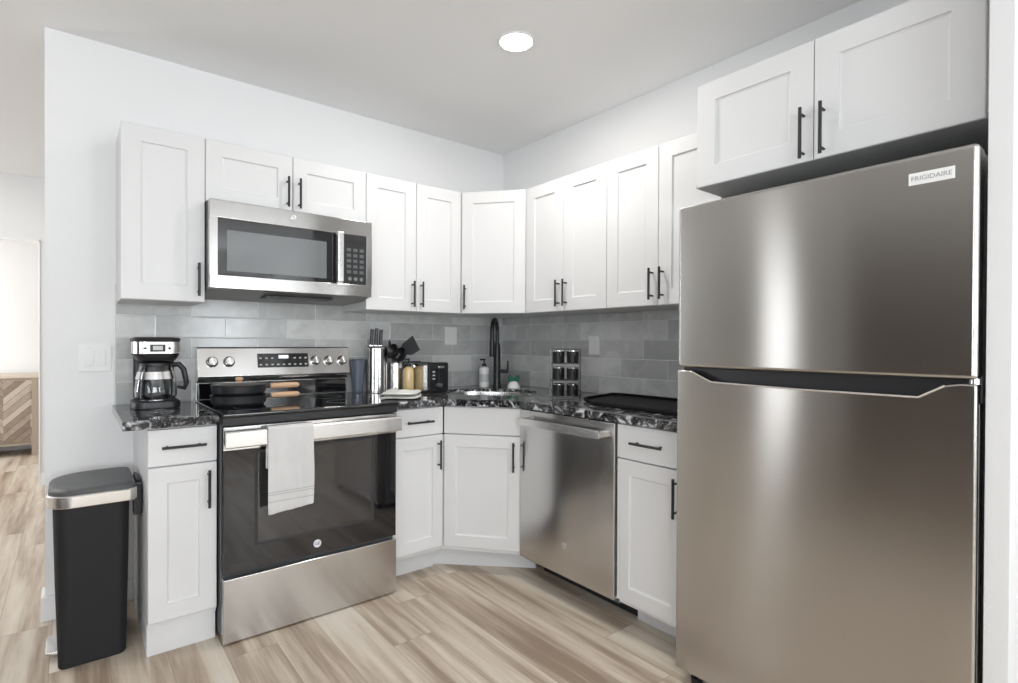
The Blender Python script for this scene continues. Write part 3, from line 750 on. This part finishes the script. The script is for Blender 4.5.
# blue-grey tumbler
c = Vector((-1.138, -.090, Z0))
MBt = MB().lathe([(0, 0), (.026, 0), (.030, .01), (.045, .190), (.043, .193), (.041, .188), (.028, .012), (0, .010)], c, 28)
o = MBt.build('tumbler', TINT); local(o, c); tag(o, 'blue-grey translucent tumbler beside the range, left of the knife block', 'cup')
# knife block with knives
c = Vector((-1.040, -.135, Z0))
kb = thing('knife_block', 'tall oval stainless knife holder right of the range', 'knife block', c, -.35)
MB().lathe([(0, 0), (.058, 0), (.060, .003), (.060, .255), (.056, .262), (0, .262)], (0, 0, 0), 36, sx=1.0, sy=.70).build('holder', STL, kb, world=False)
MB().lathe([(0, 0), (.056, 0), (.054, .006), (0, .006)], (0, 0, .2625), 36, sx=1.0, sy=.72).build('slot_insert', BLKP, kb, world=False)
names = ['leftmost', 'middle', 'rightmost']
for i, (dx, hh) in enumerate(((-.040, .100), (-.012, .104), (.016, .098))):
    kn = thing('kitchen_knife', '%s of the three black knife handles standing in the steel holder' % names[i], 'knife', c+Vector((dx, -.01, .269)), -.3)
    MB().box(-.0095, .0095, -.012, .012, .0, hh, .004, 3, mtx=Matrix.Rotation(.06, 4, 'Y')).build('handle', BLKP, kn, world=False)
    MB().box(-.010, .010, -.0125, .0125, .0, .008, .001, mtx=Matrix.Rotation(.06, 4, 'Y')).build('bolster', CHR, kn, world=False)
# utensil crock
c = Vector((-.922, -.14, Z0))
cr = thing('utensil_holder', 'round stainless utensil holder full of black cooking tools', 'utensil holder', c)
MB().lathe([(0, 0), (.042, 0), (.043, .003), (.043, .170), (.041, .171), (.041, .006), (0, .006)], c, 36).build('cup', STB, cr)
def utensil(name, label, base_off, top_off, headf):
    a = c+Vector(base_off); b_ = c+Vector(top_off); u = thing(name, label, 'utensil', a)
    MB().tube([a, a.lerp(b_, .5), b_], [.004, .005, .0045], 8).build('handle', BLKP, u)
    headf(u, a, b_); return u
def frame_(b_, yawv, tilt):
    return Matrix.Translation(b_) @ Matrix.Rotation(yawv, 4, 'Z') @ Matrix.Rotation(tilt, 4, 'Y')
def ladle(u, a, b_):
    MB().lathe([(0, -.046), (.028, -.038), (.046, -.012), (.048, 0), (.046, 0), (.040, -.012), (.024, -.034), (0, -.041)], (0, 0, 0), 24, mtx=frame_(b_+Vector((-.012, -.01, .010)), .2, -1.0)).build('ladle_bowl', BLKP, u)
def spoon(u, a, b_):
    MB().lathe([(0, -.016), (.020, -.013), (.034, 0), (.032, .001), (.018, -.010), (0, -.013)], (0, 0, 0), 24, mtx=frame_(b_+Vector((0, 0, .030)), -.4, 1.2) , sx=1.3, sy=.9).build('spoon_head', BLKP, u)
def turner(u, a, b_):
    m = Matrix.Translation(b_) @ Matrix.Rotation(-.5, 4, 'Z') @ Matrix.Rotation(.95, 4, 'Y')
    mb = MB()
    mb.prism([(-.014, 0), (.014, 0), (.048, .042), (.052, .100), (-.044, .115), (-.040, .042)], -.002, .002, 'y', .001, 1, mtx=m)
    mb.build('turner_blade', CANP, u)
utensil('ladle', 'black ladle leaning left in the steel utensil holder', (.0, -.02, .02), (-.042, -.030, .235), ladle)
utensil('serving_spoon', 'black serving spoon upright in the steel utensil holder', (.01, .01, .02), (-.010, .030, .240), spoon)
utensil('turner', 'dark grey flat turner leaning right in the steel utensil holder', (-.02, .0, .02), (.034, -.005, .232), turner)
utensil('pasta_spoon', 'small black scoop in front in the steel utensil holder', (-.01, .02, .02), (.006, -.038, .215), ladle)
# oil bottle
c = Vector((-.888, -.235, Z0))
ob = thing('soap_bottle', 'small golden liquid bottle with black pump beside the toaster', 'bottle', c)
MB().lathe([(0, 0), (.030, 0), (.032, .004), (.032, .125), (.026, .142), (.012, .150), (.012, .158), (0, .158)], c, 28).build('bottle', GOLD, ob)
MB().lathe([(.0125, .152), (.015, .152), (.015, .168), (.005, .170), (.005, .190), (0, .190)], c, 20).box(c.x-.022, c.x+.008, c.y-.007, c.y+.007, c.z+.188, c.z+.199, .003).build('pump', BLKP, ob)
# toaster
c = Vector((-.785, -.250, Z0))
to = thing('toaster', 'black and steel toaster standing end-on by the backsplash', 'toaster', c, .14)
tp = rrect(-.066, .066, .012, .172, (.008, .008, .014, .014), 6)
MB().prism(tp, -.105, .12, 'y', .002).build('steel_shell', STL, to, world=False)
MB().prism(rrect(-.070, .070, .008, .178, (.008, .008, .014, .014), 6), -.130, -.1055, 'y', .004, 3).prism(rrect(-.070, .070, .008, .178, (.008, .008, .014, .014), 6), .1205, .135, 'y', .003).box(-.064, .064, -.125, .13, .0, .0115, .002).build('housing', BLKP, to, world=False)
MB().box(-.045, -.020, -.085, .10, .1722, .1745).box(.020, .045, -.085, .10, .1722, .1745).build('slot', DARKIN, to, world=False)
MB().box(-.005, .005, -.1315, -.1303, .06, .155).build('lever_track', DARKIN, to, world=False)
MB().box(-.024, .024, -.152, -.1318, .145, .158, .004, 3).build('lever', CHR, to, world=False)
MB().lathe([(0, 0), (.017, 0), (.015, .014), (0, .014)], seg=24, mtx=Matrix.Translation((.0, -.1302, .045)) @ FA).build('browning_dial', CHR, to, world=False)
for z in (.085, .105, .125): MB().box(-.05, -.032, -.1325, -.1303, z-.004, z+.004, .001, 1).build('button', GRP, to, world=False)
# folded cloth
def cushion(name, c, sx, sy, h, rz, m, layers=3):
    mb = MB()
    for l in range(layers):
        b = bmesh.new(); n = 14; top = []; bot = []
        z0 = h*l/layers; z1 = h*(l+1)/layers-.0008
        for i in range(n+1):
            rt_, rb_ = [], []
            for j in range(n+1):
                u, v = i/n*2-1, j/n*2-1
                e = max(abs(u), abs(v))**3
                edge = 1-.06*abs(math.sin(u*4+l)+math.cos(v*3-l))
                x = u*sx*edge*(1-.03*l); y = v*sy*edge*(1-.03*l)
                bump = .009*math.sin(u*3.1+l)*math.cos(v*2.2+l) if l == layers-1 else 0
                zt_ = z1 - (z1-z0)*.5*e + bump*(1-e); zb_ = z0 + (z1-z0)*.45*e
                rt_.append(b.verts.new((x, y, zt_))); rb_.append(b.verts.new((x, y, zb_)))
            top.append(rt_); bot.append(rb_)
        for i in range(n):
            for j in range(n):
                b.faces.new((top[i][j], top[i+1][j], top[i+1][j+1], top[i][j+1])); b.faces.new((bot[i][j], bot[i][j+1], bot[i+1][j+1], bot[i+1][j]))
        for i in range(n):
            b.faces.new((top[i][0], bot[i][0], bot[i+1][0], top[i+1][0])); b.faces.new((top[i+1][n], bot[i+1][n], bot[i][n], top[i][n]))
            b.faces.new((top[0][i+1], bot[0][i+1], bot[0][i], top[0][i])); b.faces.new((top[n][i], bot[n][i], bot[n][i+1], top[n][i+1]))
        bmesh.ops.recalc_face_normals(b, faces=b.faces[:]); mb._add(b)
    o = mb.build(name, m); o.location = c; o.rotation_euler = (0, 0, rz); return o
o = cushion('folded_dishcloth', (-1.058, -.475, Z0), .100, .130, .040, -.62, CLOTHW, 2)
tag(o, 'folded white dishcloth lying on the counter right of the range', 'cloth')
# soap bottle by the faucet
c = Vector((-.285, -.165, Z0))
sb = thing('soap_dispenser', 'white soap bottle with black pump left of the faucet', 'soap dispenser', c)
MB().lathe([(0, 0), (.030, 0), (.033, .004), (.033, .118), (.028, .130), (.012, .136), (0, .136)], c, 30).build('bottle', WHP, sb)
MB().lathe([(.0332, .035), (.0334, .035), (.0334, .085), (.0332, .085)], c, 30).build('label_band', GRP, sb)
MB().lathe([(0, .1365), (.015, .1365), (.015, .155), (.005, .157), (.005, .180), (0, .180)], c, 20).box(c.x-.032, c.x+.008, c.y-.007, c.y+.007, c.z+.176, c.z+.187, .003).build('pump', BLKP, sb)
# dish scrubber
c = Vector((-.180, -.345, Z0))
ds = thing('dish_scrubber', 'small white dome scrubber with dark green top right of the faucet', 'scrubber', c)
MB().lathe([(0, 0), (.040, 0), (.042, .006), (.036, .026), (.024, .040), (.014, .046), (0, .047)], c, 28).build('dome', WHP, ds)
g = MB()
for dx, dy in ((-.018, .010), (.018, -.012)):
    g.lathe([(0, 0), (.010, .004), (.016, .025), (.014, .042), (0, .050)], c+Vector((dx, dy, .036)), 16)
g.lathe([(0, 0), (.016, 0), (.012, .02), (0, .022)], c+Vector((0, 0, .044)), 16).build('grip', GREEN, ds)

# mug rack: three-tier chrome wire rack with dark mugs
c = Vector((-.375, -1.010, Z0)); ang = -.9
rk = thing('mug_rack', 'small three-tier chrome wire rack of dark mugs on the counter', 'rack', c, ang)
wr = MB()
for x in (-.075, .075):
    for y in (-.04, .04): wr.tube([(x, y, .001), (x, y, .262)], .0028, 8)
for z in (.010, .098, .186, .262):
    wr.tube([(-.075, -.04, z), (.075, -.04, z)], .0025, 8); wr.tube([(-.075, .04, z), (.075, .04, z)], .0025, 8)
    for x in (-.075, -.045, -.015, .015, .045, .075): wr.tube([(x, -.04, z), (x, .04, z)], .002, 8)
wr.build('wire_frame', WIRE, rk, world=False)
MUG = glass('smoked_glass', (.35, .36, .38), .03)
Lz = {0: 'bottom', 1: 'middle', 2: 'top'}
first = None
for t_ in range(3):
    for i, x in enumerate((-.0375, .0375)):
        pos = c + Matrix.Rotation(ang, 3, 'Z') @ Vector((x, 0, .0135+.088*t_))
        lab = 'dark mug on the %s tier of the wire rack, %s one' % (Lz[t_], 'left' if i == 0 else 'right')
        if first is None:
            m_ = thing('mug', lab, 'mug', pos, ang, 'dark mugs in the wire rack'); first = m_
            MB().lathe([(0, 0), (.029, 0), (.031, .003), (.033, .064), (.0315, .065), (.029, .006), (0, .005)], (0, 0, 0), 24).build('cup', BLKP, m_, world=False)
            MB().tube([(.012, -.029, .052), (.016, -.046, .052), (.018, -.054, .038), (.016, -.046, .018), (.012, -.029, .014)], .0038, 8).build('handle', BLKP, m_, world=False)
            MB().lathe([(.0315, .0652), (.0335, .0642), (.0335, .060), (.0332, .058)], (0, 0, 0), 24).build('rim', CHR, m_, world=False)
        else:
            m_ = first.copy(); C.objects.link(m_); m_.location = pos; m_['label'] = lab
            for ch in list(first.children):
                d_ = ch.copy(); C.objects.link(d_); d_.parent = m_
# black tray / drying mat
pts_ = [(-.475, -1.29), (-.085, -1.02), (-.045, -1.86), (-.53, -1.86), (-.53, -1.62)]
TRAYM = plain('matte_black_tray', (.007, .007, .008), .6, spec=.2)
mt = thing('counter_tray', 'flat black tray lying on the counter beside the fridge', 'tray', (-.28, -1.5, Z0))
outl = [(-.50, -1.32), (-.38, -1.15), (-.08, -1.08), (-.05, -1.12), (-.05, -1.84), (-.08, -1.87), (-.47, -1.87), (-.50, -1.84)]
MB().prism(outl, Z0, Z0+.006, 'z', .002).build('base', TRAYM, mt)
rim = [(x, y, Z0+.016) for x, y in outl]; 
rb_ = MB()
for i in range(len(outl)):
    a, b_ = outl[i], outl[(i+1) % len(outl)]
    d = Vector((b_[0]-a[0], b_[1]-a[1], 0)); L_ = d.length; an = math.atan2(d.y, d.x)
    rb_.box(-.004, L_+.004, -.004, .004, 0, .014, .003, mtx=Matrix.Translation((a[0], a[1], Z0+.0055)) @ Matrix.Rotation(an, 4, 'Z'))
rb_.build('rim', TRAYM, mt)

# ------------------------------------------------------------------ wall plates
def plate(label, name, cat, loc, rz, w_, h_, kind):
    p = thing(name, label, cat, loc, rz)
    MB().box(-w_/2, w_/2, -.006, 0, -h_/2, h_/2, .002).build('plate', WHP, p, world=False)
    if kind == 'switch':
        for x in (-.022, .022) if w_ > .1 else (0,):
            MB().box(x-.0165, x+.0165, -.009, -.0062, -.034, .034, .0015).build('rocker', WHP, p, world=False)
    else:
        for z in (-.02, .02):
            MB().prism(rrect(-.016, .016, z-.014, z+.014, (.006,)*4, 4), -.0085, -.0062, 'y').build('socket', WHP, p, world=False)
    return p
plate('white double rocker light switch on the wall above the trash can', 'light_switch', 'light switch', (-2.345, -.0005, 1.130), 0, .118, .118, 'switch')
plate('white outlet on the tiles above the toaster, left of the faucet', 'wall_outlet', 'outlet', (-.450, -.009, 1.252), 0, .095, .120, 'outlet')
plate('white outlet on the right wall tiles above the mug rack', 'wall_outlet', 'outlet', (-.009, -.885, 1.195), -PI/2, .085, .110, 'outlet')

# ------------------------------------------------------------------ ceiling lights
def can_light(label, x, y, power, col=(1, .97, .93)):
    l = thing('recessed_light', label, 'ceiling light', (x, y, H))
    MB().lathe([(.070, -.0005), (.086, -.0005), (.084, -.004), (.074, -.005), (.070, -.0005)], (x, y, H), 40).build('trim_ring', WHP, l)
    MB().lathe([(0, -.004), (.0695, -.004), (.0695, -.001), (0, -.001)], (x, y, H), 40).build('diffuser', LAMP, l)
    a = area('lamp_light', (0, 0, -.010), (0, 0, 0), .15, .15, power, col, 'DISK'); a.parent = l
    return l
can_light('round recessed ceiling light glowing over the kitchen', -.868, -1.180, 13)
can_light('added unseen recessed ceiling light behind the camera', -2.6, -3.9, 13)  # this and the next two are unseen lamps added for brightness
can_light('added unseen recessed ceiling light in the living area', -4.4, -4.7, 13)
can_light('added unseen recessed ceiling light in the hall', -3.3, 1.5, 22)

# unseen rug added to darken the reflection in the lower fridge door
rug = MB().box(-5.3, -2.95, -3.6, -.9, .001, .014, .004).build('reflection_rug', ADDRUG)
tag(rug, 'unseen dark rug added in the living room to darken the fridge reflection', 'rug')

# ------------------------------------------------------------------ bedroom chest
cx0, cx1, cy0, cy1 = -4.1, -2.72, 4.45, 4.90
ch = thing('dresser', 'weathered wooden dresser with chevron front beyond the doorway', 'dresser', ((cx0+cx1)/2, 4.67, 0))
MB().box(cx0, cx1, cy0, cy1, .115, .815, .003).build('body', CHWD, ch)
MB().box(cx0-.01, cx1+.01, cy0-.015, cy1, .8155, .850, .004).build('top', plain('pale_wood', (.66, .58, .48), .6), ch)
for i in range(2):
    a = cx0+.05+i*.655
    MB().box(a, a+.625, cy0-.012, cy0-.0005, .15, .79, .002).build('door', CHEV, ch)
for x in (cx0, cx1-.05):
    for y in (cy0-.013, cy1-.05): MB().box(x, x+.05, y, y+.05, .001, .815 if y < 4.6 else .114, .002).build('leg', CHWD, ch)
# side vents on the chest (dark notches of its drawer rails)
for z in (.25, .42, .60, .72): MB().box(cx1+.0005, cx1+.004, 4.50, 4.85, z, z+.02).build('side_slot', DARKIN, ch)
